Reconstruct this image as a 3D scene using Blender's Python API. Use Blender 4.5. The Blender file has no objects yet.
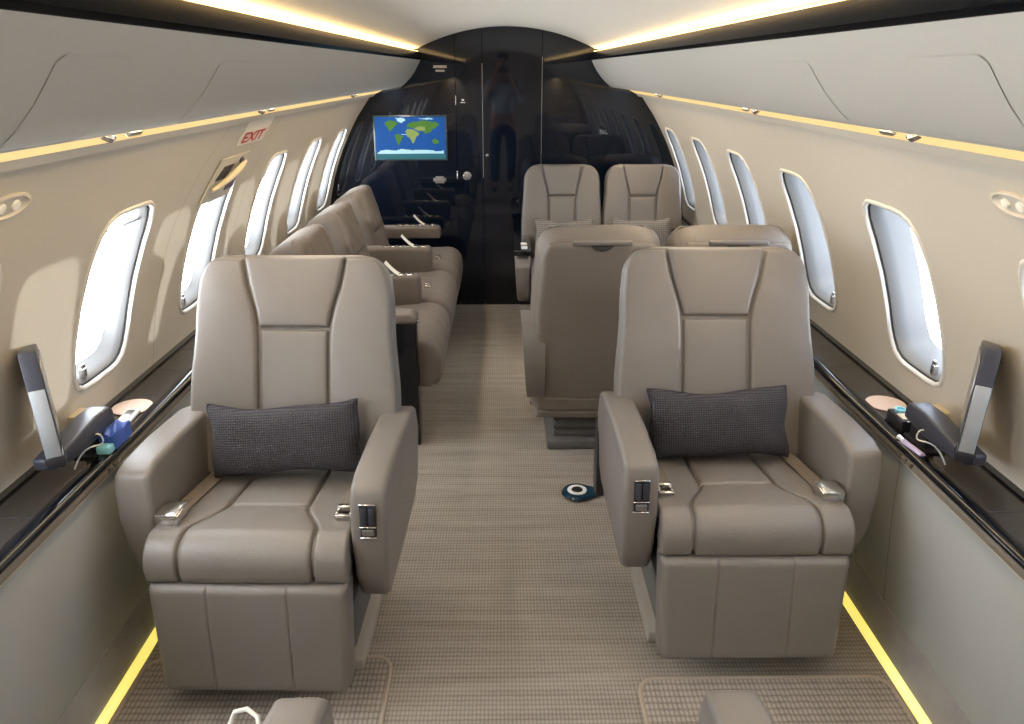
import bpy, bmesh, math, random
from math import sin, cos, pi, sqrt, radians as R, hypot
from mathutils import Vector, Matrix
random.seed(7)
SC = bpy.context.scene
COL = SC.collection

# ------------------------------------------------------------------ materials
MATS = {}
def nmat(name):
    m = bpy.data.materials.new(name); m.use_nodes = True
    nt = m.node_tree; b = nt.nodes['Principled BSDF']
    MATS[name] = m
    return m, nt, b
def N(nt, t, **kw):
    n = nt.nodes.new(t)
    for k, v in kw.items(): setattr(n, k, v)
    return n
def plain(name, col, rough=.5, metal=0., coat=0., spec=.5, bump=None, var=0., sheen=0.):
    m, nt, b = nmat(name)
    b.inputs['Base Color'].default_value = (*col, 1)
    b.inputs['Roughness'].default_value = rough
    b.inputs['Metallic'].default_value = metal
    b.inputs['Coat Weight'].default_value = coat
    b.inputs['Coat Roughness'].default_value = .04
    b.inputs['Specular IOR Level'].default_value = spec
    b.inputs['Sheen Weight'].default_value = sheen
    if bump or var:
        tc = N(nt, 'ShaderNodeTexCoord')
        if bump:
            sc, st, kind = bump
            if kind == 'vor':
                t = N(nt, 'ShaderNodeTexVoronoi'); t.inputs['Scale'].default_value = sc; out = t.outputs['Distance']
            else:
                t = N(nt, 'ShaderNodeTexNoise'); t.inputs['Scale'].default_value = sc; t.inputs['Detail'].default_value = 3; out = t.outputs['Fac']
            nt.links.new(tc.outputs['Object'], t.inputs['Vector'])
            bp = N(nt, 'ShaderNodeBump'); bp.inputs['Strength'].default_value = st; bp.inputs['Distance'].default_value = .002
            nt.links.new(out, bp.inputs['Height']); nt.links.new(bp.outputs['Normal'], b.inputs['Normal'])
        if var:
            t2 = N(nt, 'ShaderNodeTexNoise'); t2.inputs['Scale'].default_value = 9; t2.inputs['Detail'].default_value = 5
            nt.links.new(tc.outputs['Object'], t2.inputs['Vector'])
            mx = N(nt, 'ShaderNodeMix', data_type='RGBA')
            mx.inputs['A'].default_value = (*[c*(1-var) for c in col], 1); mx.inputs['B'].default_value = (*[min(1, c*(1+var)) for c in col], 1)
            nt.links.new(t2.outputs['Fac'], mx.inputs['Factor']); nt.links.new(mx.outputs['Result'], b.inputs['Base Color'])
    return m
def emit(name, col, s, base=(.8, .8, .8)):
    m, nt, b = nmat(name)
    b.inputs['Base Color'].default_value = (*base, 1)
    b.inputs['Emission Color'].default_value = (*col, 1)
    b.inputs['Emission Strength'].default_value = s
    if name.startswith('screen'): b.inputs['Specular IOR Level'].default_value = .05; b.inputs['Emission Strength'].default_value = s*.75
    return m
def grid_mat(name, c0, c1, px, py, ax=('X', 'Y'), rough=.9, bump=.5, nz=.35, gap=.5, dist=.004, stretch=(3.5, 3.5, 3.5)):
    """woven look: cells px by py metres, dark furrows between pale loops"""
    m, nt, b = nmat(name)
    tc = N(nt, 'ShaderNodeTexCoord'); sp = N(nt, 'ShaderNodeSeparateXYZ')
    no = N(nt, 'ShaderNodeTexNoise'); no.inputs['Scale'].default_value = 60; no.inputs['Detail'].default_value = 3
    nt.links.new(tc.outputs['Object'], sp.inputs[0]); nt.links.new(tc.outputs['Object'], no.inputs['Vector'])
    def wave(axis, p, amp):
        a = N(nt, 'ShaderNodeMath', operation='MULTIPLY'); a.inputs[1].default_value = pi/p
        nt.links.new(sp.outputs[axis], a.inputs[0])
        j = N(nt, 'ShaderNodeMath', operation='MULTIPLY_ADD'); j.inputs[1].default_value = amp
        nt.links.new(no.outputs['Fac'], j.inputs[0]); nt.links.new(a.outputs[0], j.inputs[2])
        s = N(nt, 'ShaderNodeMath', operation='SINE'); nt.links.new(j.outputs[0], s.inputs[0])
        q = N(nt, 'ShaderNodeMath', operation='ABSOLUTE'); nt.links.new(s.outputs[0], q.inputs[0])
        return q
    u = wave(ax[0], px, 1.0); v = wave(ax[1], py, 1.4)
    mu = N(nt, 'ShaderNodeMath', operation='MULTIPLY'); nt.links.new(u.outputs[0], mu.inputs[0]); nt.links.new(v.outputs[0], mu.inputs[1])
    pw = N(nt, 'ShaderNodeMath', operation='POWER'); pw.inputs[1].default_value = gap
    nt.links.new(mu.outputs[0], pw.inputs[0])
    n2 = N(nt, 'ShaderNodeTexNoise'); n2.inputs['Scale'].default_value = 1.; n2.inputs['Detail'].default_value = 6
    mp = N(nt, 'ShaderNodeMapping'); mp.inputs['Scale'].default_value = stretch
    nt.links.new(tc.outputs['Object'], mp.inputs['Vector']); nt.links.new(mp.outputs[0], n2.inputs['Vector'])
    ad = N(nt, 'ShaderNodeMath', operation='MULTIPLY_ADD'); ad.inputs[1].default_value = nz; 
    nt.links.new(n2.outputs['Fac'], ad.inputs[0]); nt.links.new(pw.outputs[0], ad.inputs[2])
    sb = N(nt, 'ShaderNodeMath', operation='SUBTRACT', use_clamp=True); sb.inputs[1].default_value = nz*.5
    nt.links.new(ad.outputs[0], sb.inputs[0])
    mx = N(nt, 'ShaderNodeMix', data_type='RGBA'); mx.inputs['A'].default_value = (*c0, 1); mx.inputs['B'].default_value = (*c1, 1)
    nt.links.new(sb.outputs[0], mx.inputs['Factor']); nt.links.new(mx.outputs['Result'], b.inputs['Base Color'])
    bp = N(nt, 'ShaderNodeBump'); bp.inputs['Strength'].default_value = bump; bp.inputs['Distance'].default_value = dist
    nt.links.new(pw.outputs[0], bp.inputs['Height']); nt.links.new(bp.outputs['Normal'], b.inputs['Normal'])
    b.inputs['Roughness'].default_value = rough; b.inputs['Specular IOR Level'].default_value = .2
    return m

M_leather = plain('taupe_leather', (.184, .166, .151), .37, bump=(420, .25, 'vor'), var=.05)
M_suede = plain('taupe_suede', (.125, .103, .086), .85, bump=(160, .35, 'noise'), var=.18, sheen=.08)
M_shell = plain('taupe_shell', (.185, .158, .135), .55, bump=(300, .2, 'vor'), var=.04)
M_dark = plain('dark_gap', (.035, .033, .032), .7)
M_gaiter = plain('grey_gaiter', (.12, .115, .11), .85, bump=(120, .4, 'noise'))
M_gloss = plain('black_gloss', (.004, .005, .008), .035, coat=1.)
M_bulk = plain('black_lacquer', (.0035, .006, .013), .03, coat=.15, spec=.5)
M_ledge = plain('dark_veneer', (.030, .027, .026), .22, bump=(40, .05, 'noise'), coat=.35, var=.25)
M_lipband = plain('taupe_band', (.22, .19, .16), .5, bump=(300, .2, 'vor'))
M_cream = plain('cream_panel', (.56, .525, .46), .55, bump=(250, .08, 'noise'))
M_ceil = plain('cream_ceiling', (.88, .85, .78), .6)
M_bin = plain('grey_bin', (.50, .485, .45), .5, bump=(300, .05, 'noise'))
M_dado = plain('grey_dado', (.43, .44, .43), .8, bump=(500, .2, 'noise'), var=.04)
M_white = plain('white_plastic', (.80, .80, .78), .35)
M_frame = plain('window_white', (.67, .655, .62), .4)
M_chrome = plain('brushed_metal', (.72, .71, .69), .25, 1.)
M_steel = plain('steel', (.55, .55, .56), .3, 1.)
M_gold = plain('champagne_metal', (.62, .55, .42), .3, 1.)
M_black = plain('black_plastic', (.018, .018, .022), .35)
M_grey = plain('grey_plastic', (.042, .045, .062), .38, coat=.05)
M_silverblue = plain('silver_bezel', (.50, .54, .58), .3, .5)
M_belt = plain('belt_webbing', (.17, .14, .11), .75, bump=(700, .5, 'noise'))
M_copper = grid_mat('copper_mesh', (.45, .33, .27), (.70, .55, .47), .006, .006, bump=.3, nz=.1, rough=.45, dist=.001)
M_carpet = grid_mat('ribbed_carpet', (.185, .163, .143), (.385, .348, .305), .0105, .0165, bump=.4, nz=1.15, gap=.45, stretch=(2.2, 26, 1))
M_mat = grid_mat('mat_carpet', (.180, .159, .140), (.41, .37, .33), .0125, .022, bump=.4, nz=.9, gap=.55, stretch=(14, 5, 1))
M_matedge = plain('mat_binding', (.40, .34, .28), .9, bump=(200, .5, 'noise'))
M_skirt = plain('carpet_skirt', (.36, .35, .35), .95, bump=(160, .9, 'noise'), var=.3)
M_pillow = grid_mat('waffle_knit', (.022, .021, .027), (.105, .100, .112), .0068, .0068, ax=('X', 'Z'), bump=.9, nz=.2, gap=.7, dist=.003)
M_pillow2 = grid_mat('waffle_knit_grey', (.10, .095, .09), (.34, .31, .28), .012, .012, ax=('X', 'Z'), bump=.8, nz=.2, gap=.7, dist=.003)
M_cove = emit('cove_lamp', (1., .64, .24), 9)
M_wash = emit('wash_lamp', (1., .70, .34), 21)
M_wallglow = emit('wall_glow', (1., .68, .24), .85, (.1, .1, .1))  # lamplight on the wall below the bins, put in as emission
M_floorlamp = emit('floor_lamp_yellow', (1., .82, .10), .72)
M_sea = emit('screen_sea', (.004, .070, .28), .9, (.01, .03, .1))
M_sea2 = emit('screen_shallow', (.015, .19, .52), 1.0, (.01, .05, .1))
M_land = emit('screen_land', (.08, .20, .04), .9, (.02, .05, .01))
M_land2 = emit('screen_desert', (.28, .40, .13), .9, (.05, .05, .01))
M_ice = emit('screen_ice', (.40, .78, .85), 1.0, (.1, .1, .1))
M_bar = emit('screen_bar', (.03, .16, .20), 1.0, (.01, .02, .02))
M_signlit = plain('sign_white', (.82, .78, .70), .4)
M_red = plain('sign_red', (.50, .015, .03), .5)
M_eye_b = plain('cobalt_glass', (.004, .035, .075), .06, coat=.6)
M_eye_w = plain('eye_white', (.85, .87, .88), .2)
M_blue = plain('blue_plastic', (.04, .10, .42), .3)
M_cyan = plain('pale_blue', (.25, .60, .72), .35)
M_beige = plain('beige_plastic', (.62, .54, .40), .5)
M_plate = plain('base_plate_grey', (.36, .335, .30), .5)
M_band = plain('bin_black_trim', (.004, .005, .007), .25, spec=.015)
M_lip = plain('ledge_black_lip', (.004, .005, .008), .12, spec=.3, coat=.25)
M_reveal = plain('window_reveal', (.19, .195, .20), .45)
M_paper = plain('paper_white', (.85, .84, .80), .7)
M_purple = plain('placard_violet', (.12, .10, .17), .4)
M_skin = plain('skin', (.50, .30, .22), .5)
M_shirt = plain('shirt_blue_grey', (.48, .56, .66), .85, bump=(200, .3, 'noise'))
M_trouser = plain('trousers_dark', (.012, .014, .022), .8)
M_hair = plain('hair_dark', (.02, .015, .012), .6)
M_shoe = plain('shoe_black', (.01, .01, .01), .3)
def glass_mat():
    m = bpy.data.materials.new('pane_glass'); m.use_nodes = True; nt = m.node_tree; nt.nodes.clear()
    o = N(nt, 'ShaderNodeOutputMaterial'); mx = N(nt, 'ShaderNodeMixShader'); t = N(nt, 'ShaderNodeBsdfTransparent'); g = N(nt, 'ShaderNodeBsdfGlossy')
    t.inputs['Color'].default_value = (.96, .98, 1, 1); g.inputs['Roughness'].default_value = .02
    mx.inputs[0].default_value = .04
    nt.links.new(t.outputs[0], mx.inputs[1]); nt.links.new(g.outputs[0], mx.inputs[2]); nt.links.new(mx.outputs[0], o.inputs[0])
    return m
M_glass = glass_mat()

# ------------------------------------------------------------------ mesh helpers
class MB:
    def __init__(s): s.v = []; s.f = []; s.mi = []; s.cur = 0
    def add(s, vs, fs):
        o = len(s.v); s.v += [tuple(p) for p in vs]
        for f in fs: s.f.append(tuple(i+o for i in f)); s.mi.append(s.cur)
    def grid(s, rows, closed_u=False, closed_v=False):
        nu = len(rows[0]); nv = len(rows); vs = [p for r in rows for p in r]; fs = []
        for j in range(nv if closed_v else nv-1):
            for i in range(nu if closed_u else nu-1):
                a = j*nu+i; b = j*nu+(i+1) % nu; c = ((j+1) % nv)*nu+(i+1) % nu; d = ((j+1) % nv)*nu+i
                fs.append((a, b, c, d))
        s.add(vs, fs)
    def bm(s, b):
        b.verts.ensure_lookup_table(); b.verts.index_update()
        s.add([v.co[:] for v in b.verts], [[v.index for v in f.verts] for f in b.faces]); b.free()
    def box(s, x0, x1, y0, y1, z0, z1, bev=0., seg=2, mat=None):
        b = bmesh.new(); bmesh.ops.create_cube(b, size=1)
        for v in b.verts: v.co = Vector(((x0+x1)/2+v.co.x*(x1-x0), (y0+y1)/2+v.co.y*(y1-y0), (z0+z1)/2+v.co.z*(z1-z0)))
        if bev: bmesh.ops.bevel(b, geom=list(b.edges), offset=bev, segments=seg, profile=.5, affect='EDGES')
        if mat is not None:
            for v in b.verts: v.co = mat @ v.co
        s.bm(b)
    def prism(s, poly, axis, a0, a1, bev=0., seg=3, mat=None):
        """poly in the two other axes, extruded along axis"""
        b = bmesh.new()
        def P(p, a):
            return {'x': (a, p[0], p[1]), 'y': (p[0], a, p[1]), 'z': (p[0], p[1], a)}[axis]
        A = [b.verts.new(P(p, a0)) for p in poly]; B = [b.verts.new(P(p, a1)) for p in poly]
        n = len(poly); b.faces.new(A[::-1]); b.faces.new(B)
        for i in range(n): b.faces.new((A[i], A[(i+1) % n], B[(i+1) % n], B[i]))
        bmesh.ops.recalc_face_normals(b, faces=b.faces)
        if bev:
            ed = [e for e in b.edges if e.calc_face_angle(0) > .6]
            bmesh.ops.bevel(b, geom=ed, offset=bev, segments=seg, profile=.5, affect='EDGES', clamp_overlap=True)
        if mat is not None:
            for v in b.verts: v.co = mat @ v.co
        s.bm(b)
    def tube(s, pts, r, n=10, cap=True):
        pts = [Vector(p) for p in pts]; rr = r if isinstance(r, (list, tuple)) else [r]*len(pts)
        rows = []; up = Vector((0, 0, 1))
        for i, p in enumerate(pts):
            d = (pts[min(i+1, len(pts)-1)]-pts[max(i-1, 0)]).normalized()
            a = d.cross(up if abs(d.dot(up)) < .95 else Vector((1, 0, 0))).normalized(); c = d.cross(a)
            rows.append([p+a*(rr[i]*cos(2*pi*k/n))+c*(rr[i]*sin(2*pi*k/n)) for k in range(n)])
        o = len(s.v); s.grid(rows, closed_u=True)
        if cap:
            s.f.append(tuple(range(o, o+n))[::-1]); s.mi.append(s.cur)
            e = o+n*(len(rows)-1); s.f.append(tuple(range(e, e+n))); s.mi.append(s.cur)
    def lathe(s, prof, n=32, mat=None, cap=True):
        rows = [[Vector((r*cos(2*pi*k/n), r*sin(2*pi*k/n), z)) for k in range(n)] for r, z in prof]
        if mat is not None: rows = [[mat @ p for p in r] for r in rows]
        o = len(s.v); s.grid(rows, closed_u=True)
        if cap:
            s.f.append(tuple(range(o, o+n))[::-1]); s.mi.append(s.cur)
            e = o+n*(len(rows)-1); s.f.append(tuple(range(e, e+n))); s.mi.append(s.cur)
    def build(s, name, mats, parent=None, smooth=40, fix=True):
        me = bpy.data.meshes.new(name); me.from_pydata(s.v, [], s.f)
        if not isinstance(mats, (list, tuple)): mats = [mats]
        for m in mats: me.materials.append(m)
        for p, i in zip(me.polygons, s.mi): p.material_index = i
        if fix:
            b = bmesh.new(); b.from_mesh(me); bmesh.ops.remove_doubles(b, verts=b.verts, dist=1e-6); bmesh.ops.recalc_face_normals(b, faces=b.faces); b.to_mesh(me); b.free()
        if smooth:
            for p in me.polygons: p.use_smooth = True
            try: me.set_sharp_from_angle(angle=R(smooth))
            except Exception: pass
        o = bpy.data.objects.new(name, me); COL.objects.link(o)
        if parent: o.parent = parent
        return o

def ease(n, k=.65):
    out = []
    for i in range(n+1):
        t = i/n; out.append((1-k)*t+k*(.5-.5*cos(pi*t)))
    return out
def pad(fmap, v0, v1, lo, hi, T, r, nu=22, nv=26, bulge=0., tb=0., rb=0., groove=None, wr=None):
    """upholstered pad: outline lo(v)..hi(v), height T with rounded edge r, back at -tb (rounded rb)"""
    mb = MB(); S = ease(nu); V = ease(nv)
    e = lambda d, rr: 1. if rr <= 0 or d >= rr else sqrt(max(0, 1-(1-max(0, d)/rr)**2))
    F = []; B = []
    for t in V:
        v = v0+(v1-v0)*t; a = lo(v); b = hi(v); fr = []; br = []
        for s in S:
            u = a+(b-a)*s; du = min(u-a, b-u); dv = min(v-v0, v1-v)
            def dd(rr): return rr-hypot(rr-du, rr-dv) if du < rr and dv < rr else min(du, dv)
            h = T*e(dd(r), r)+bulge*sqrt(max(0, 16*s*(1-s)*t*(1-t)))
            if groove: h -= groove(u, v)
            if wr: h += wr(u, v)*min(1, min(du, dv)/.03)
            fr.append(fmap(u, v, h)); br.append(fmap(u, v, -tb*(e(dd(rb), rb) if rb else 1)))
        F.append(fr); B.append(br)
    mb.grid(F); mb.grid([r_[::-1] for r_ in B])
    ring = lambda G: G[0]+[r_[-1] for r_ in G[1:]]+G[-1][-2::-1]+[r_[0] for r_ in G[-2:0:-1]]
    mb.grid([ring(F), ring(B)], closed_u=True)
    return mb
def pathmap(pts, lift=None):
    """pts: (y,z) polyline; returns map (u,v,h) and total length; normal on the left of travel direction"""
    P = [Vector(p) for p in pts]; L = [0]
    for a, b in zip(P, P[1:]): L.append(L[-1]+(b-a).length)
    T = []
    for i in range(len(P)):
        T.append((P[min(i+1, len(P)-1)]-P[max(i-1, 0)]).normalized())
    def f(u, v, h):
        v = max(0, min(L[-1], v)); i = 0
        while i < len(L)-2 and v > L[i+1]: i += 1
        k = (v-L[i])/(L[i+1]-L[i]); p = P[i].lerp(P[i+1], k); t = T[i].lerp(T[i+1], k).normalized()
        n = Vector((t[1], -t[0]))
        if n.y < 0 and abs(n.y) > .3: n = -n
        h2 = h+(lift(u, v) if lift else 0)
        return (u, p[0]+n[0]*h2, p[1]+n[1]*h2)
    return f, L[-1]
def tag(o, label=None, cat=None, group=None, kind=None):
    if label: o['label'] = label
    if cat: o['category'] = cat
    if group: o['group'] = group
    if kind: o['kind'] = kind
    return o
def empty(name, loc=(0, 0, 0), rz=0., label=None, cat=None, group=None, kind=None):
    o = bpy.data.objects.new(name, None); COL.objects.link(o); o.location = loc; o.rotation_euler = (0, 0, rz); o.empty_display_size = .1
    return tag(o, label, cat, group, kind)
def dup(o, parent=None):
    c = o.copy(); COL.objects.link(c); c.parent = parent
    for ch in list(o.children): dup(ch, c)
    return c
def interp(pts, x):
    if x <= pts[0][0]: return pts[0][1]
    for (a, fa), (b, fb) in zip(pts, pts[1:]):
        if x <= b:
            t = (x-a)/(b-a); return fa+(fb-fa)*t
    return pts[-1][1]
def sinterp(pts, x):
    if x <= pts[0][0]: return pts[0][1]
    for (a, fa), (b, fb) in zip(pts, pts[1:]):
        if x <= b:
            t = (x-a)/(b-a); t = t*t*(3-2*t); return fa+(fb-fa)*t
    return pts[-1][1]

# ------------------------------------------------------------------ the cabin
YB, YF = 5.27, -1.16            # far bulkhead, end of the cabin behind the camera
ZW0, ZW1 = .60, 1.425           # side wall panel heights
def XW(z):                      # half width of the curved side wall
    pts = [(.5, 1.244), (.6, 1.230), (.7, 1.212), (.8, 1.190), (.9, 1.163), (1., 1.129), (1.1, 1.087), (1.2, 1.036), (1.3, .976), (1.4, .905), (1.455, .861)]
    return interp(pts, z)
def WN(z):                      # inward normal (toward axis) in x,z for +x side
    d = (XW(z+.02)-XW(z-.02))/.04
    n = Vector((-1, d)).normalized(); return n
def WP(side, y, z, h=0.):       # point on side wall, h metres into the cabin
    n = WN(z); return (side*(XW(z)+n[0]*h), y, z+n[1]*h)
WY = [2.08+.72*k for k in range(-3, 5)]
def win_outline(yc, n=48, dy=.168, z0=.735, z1=1.238, r=.075, sh=0.):
    """rounded rectangle in (y,z); corners rounded, starts at angle 0"""
    pts = []; zc = (z0+z1)/2; hz = (z1-z0)/2
    for k in range(n):
        a = 2*pi*k/n; c, s = cos(a), sin(a)
        p = 5.; d = (abs(c/dy)**p+abs(s/hz)**p)**(-1/p)
        pts.append((yc+c*d, zc+s*d))
    return pts
def rect_pts(outl, yc, zc, y0, y1, z0, z1):
    out = []
    for (y, z) in outl:
        dy, dz = y-yc, z-zc
        ky = ((y1-yc)/dy if dy > 0 else (y0-yc)/dy) if abs(dy) > 1e-9 else 1e9
        kz = ((z1-zc)/dz if dz > 0 else (z0-zc)/dz) if abs(dz) > 1e-9 else 1e9
        k = min(ky, kz); out.append([yc+dy*k, zc+dz*k])
    for (cy, cz) in ((y0, z0), (y0, z1), (y1, z0), (y1, z1)):   # snap nearest point to each corner
        i = min(range(len(out)), key=lambda i: hypot(out[i][0]-cy, out[i][1]-cz)); out[i] = [cy, cz]
    return out

WALLS = {}
for side, nm in ((-1, 'left'), (1, 'right')):
    w = empty('wall_'+nm, kind='structure'); WALLS[side] = w
    mb = MB()
    for yc in WY:
        ol = win_outline(yc); zc = (.735+1.238)/2
        y0, y1 = yc-.36, min(yc+.36, YB)
        rc = rect_pts(ol, yc, zc, y0, y1, ZW0, ZW1)
        rows = []
        for k in range(7):
            t = k/6
            rows.append([WP(side, a[0]+(b[0]-a[0])*t, a[1]+(b[1]-a[1])*t) for a, b in zip(ol, rc)])
        mb.grid(rows, closed_u=True)
    mb.grid([[WP(side, yy, ZW0+(ZW1-ZW0)*q/12) for yy in (YF, -.44)] for q in range(13)])
    mb.build('side_panel', M_cream, w, smooth=60)
    # moulding above the panel, up to behind the bin
    mb = MB()
    pr = [(XW(1.425)-.000, 1.425), (.868, 1.418), (.858, 1.428), (.842, 1.444), (.842, 1.50), (.90, 1.52), (.93, 1.425)]
    mb.prism([(side*x, z) for x, z in pr], 'y', YF, YB)
    mb.build('upper_moulding', M_cream, w)
    # vertical panel seams
    for ys in ([2.44, 3.16, 1.0] if side < 0 else []):
        mb = MB(); rows = []
        for k in range(20):
            z = .63+(1.42-.63)*k/19
            if side < 0 and ys == 2.44: yy = ys+.12*max(0, (z-1.05)/.35)**1.5
            else: yy = ys
            rows.append([WP(side, yy-.0012, z, .0008), WP(side, yy+.0012, z, .0008)])
        mb.grid(rows); mb.build('seam', plain('seam_line', (.25, .22, .18), .8) if 'seam_line' not in MATS else MATS['seam_line'], w)
    # lower (dado) panel with seams
    mb = MB()
    mb.prism([(side*x, z) for x, z in ((1.062, .597), (1.068, .45), (1.085, .25), (1.098, .115), (1.13, .115), (1.10, .597))], 'y', YF, YB)
    mb.build('lower_panel', M_dado, w)
    for ys in ((1.02, 2.0, 2.75) if side < 0 else (1.83, 2.02, 2.8)):
        mb = MB(); s = []
        for (x, z) in ((1.062, .597), (1.068, .45), (1.085, .25), (1.098, .115)):
            s.append([(side*(x-.0008), ys-.0012, z), (side*(x-.0008), ys+.0012, z)])
        mb.grid(s); mb.build('panel_seam', M_gaiter, w)
    bb = MB()
    bb.prism([(side*x, z) for x, z in ((1.096, .118), (1.078, .02), (1.076, 0), (1.14, 0), (1.14, .118))], 'y', YF, YB)
    bo = bb.build('baseboard_'+nm, M_skirt); tag(bo, kind='structure')

mb = MB(); mb.box(-1.25, 1.25, YF, YB+.06, -.06, 0); tag(mb.build('floor', M_carpet), kind='structure')
# ceiling arc, running out over the coves
mb = MB(); rows = []
for k in range(33):
    x = -.70+1.4*k/32; RA = 1.30; z = max(1.84-RA+sqrt(RA**2-x*x), 1.699)
    rows.append([(x, YF, z), (x, YB, z)])
rows2 = [[(p[0][0], YF, p[0][2]+.03), (p[0][0], YB, p[0][2]+.03)] for p in rows]
mb.grid(rows); mb.grid(rows2); mb.grid([rows[0], rows2[0]]); mb.grid([rows[-1], rows2[-1]])
tag(mb.build('ceiling', M_ceil, smooth=60), kind='structure')
# outer skin: closes the cabin above the bins and outside the ledges
mb = MB(); mb.box(-1.4, 1.4, YF-.05, YF, 0, 1.95); tag(mb.build('wall_front', M_cream), kind='structure')

# windows -------------------------------------------------------------------
def make_window(side, yc, idx, shade=0.):
    w = empty('window_%d' % idx, kind='structure')
    zc = (.735+1.238)/2
    ol = win_outline(yc); DEP = .060 if side < 0 else .100
    def ring(dy, z0, z1, h, q=5.):
        pts = win_outline(yc, dy=dy, z0=z0, z1=z1)
        return [WP(side, y, z, h) for y, z in pts]
    # raised white bezel lip
    mb = MB()
    rows = [ring(.1690, .733, 1.240, .000), ring(.168, .734, 1.239, .003), ring(.165, .737, 1.236, .005), ring(.160, .742, 1.231, .005), ring(.157, .746, 1.228, -.004)]
    mb.grid(rows, closed_u=True); mb.build('bezel', M_frame, w, smooth=70)
    # dark shade slot then the tapering reveal
    mb = MB(); mb.grid([ring(.157, .746, 1.228, -.004), ring(.158, .745, 1.230, -.010), ring(.1535, .749, 1.224, -.011)], closed_u=True); mb.build('shade_slot', M_dark, w, smooth=70)
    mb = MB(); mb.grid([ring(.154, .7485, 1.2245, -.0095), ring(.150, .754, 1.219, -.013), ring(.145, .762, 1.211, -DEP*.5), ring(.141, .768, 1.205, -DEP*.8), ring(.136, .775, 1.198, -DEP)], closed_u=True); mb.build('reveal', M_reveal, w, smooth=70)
    mb = MB(); a = ring(.137, .774, 1.199, -DEP); b = ring(.137, .774, 1.199, -DEP-.006)
    o = len(mb.v); n = len(a); mb.add(a, [tuple(range(n))]); mb.add(b, [tuple(range(n))[::-1]]); mb.grid([a, b], closed_u=True)
    mb.build('pane', M_glass, w, smooth=0)
    if shade:
        pts = [(y, max(z, shade)) for y, z in win_outline(yc, dy=.149, z0=.755, z1=1.218)]
        mb = MB(); a = [WP(side, y, z, -.024) for y, z in pts]; b = [WP(side, y, z, -.030) for y, z in pts]
        mb.add(a, [tuple(range(n))]); mb.add(b, [tuple(range(n))[::-1]]); mb.grid([a, b], closed_u=True)
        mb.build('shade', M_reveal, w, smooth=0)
    # little latch at the sill
    mb = MB(); p = Vector(WP(side, yc-.062, .768, -.02)); mb.box(p.x-.008, p.x+.008, p.y-.010, p.y+.010, p.z-.012, p.z+.018, .003)
    mb.box(p.x-.004, p.x+.004, p.y-.004, p.y+.012, p.z+.012, p.z+.03, .002)
    mb.build('shade_latch', M_chrome, w)
    return w
k = 0
for side in (-1, 1):
    for i, yc in enumerate(WY):
        k += 1
        sh = 0.
        if side < 0 and i == 3: sh = 1.165
        if side < 0 and i == 4: sh = 1.13
        make_window(side, yc, k, sh)

# far bulkhead: panels and the door in it -----------------------------------
def bulk_panel(name, xs, parent=None, y0=YB, y1=YB+.04):
    mb = MB(); mb.box(xs[0], xs[1], y0, y1, 0, 1.95, .0008, 1); return mb.build(name, M_bulk, parent, smooth=0)
wb = empty('wall_back', kind='structure')
bulk_panel('side_panel', (-1.40, -.3325), wb); bulk_panel('side_panel', (.2355, 1.40), wb)
mb = MB(); mb.box(-1.4, 1.4, YB+.041, YB+.05, 0, 1.95); mb.build('backing', M_bulk, wb)
dr = empty('door_1', kind='structure')
bulk_panel('door_leaf', (-.3295, -.1575), dr); bulk_panel('door_leaf', (-.1535, .2325), dr)
mb = MB(); mb.box(-.157, -.154, YB-.001, YB+.003, .9, 1.62); mb.build('edge_strip', M_steel, dr)
mb = MB(); mb.box(.2328, .2352, YB-.001, YB+.003, .95, 1.66); mb.build('edge_strip', M_steel, dr)
for z in (1.395, .915):
    mb = MB(); mb.tube([(-.331, YB-.004, z-.028), (-.331, YB-.004, z+.028)], .0035); mb.build('hinge', M_chrome, dr)
mb = MB(); T = Matrix.Translation((-.267, YB, .909)) @ Matrix.Rotation(pi/2, 4, 'X')
mb.lathe([(.028, 0), (.028, .006), (.024, .010), (.018, .010), (.014, .016), (.001, .017)], 28, T); mb.build('latch', M_chrome, dr)
mb = MB(); mb.lathe([(.010, 0), (.009, .004), (.001, .005)], 16, Matrix.Translation((-.128, YB, 1.045)) @ Matrix.Rotation(pi/2, 4, 'X')); mb.build('lock', M_chrome, dr)
mb = MB(); mb.box(-.30, -.268, YB-.002, YB, 1.378, 1.384); mb.box(-.292, -.276, YB-.002, YB, 1.392, 1.402, .002); mb.build('door_mark', M_white, dr)

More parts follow.
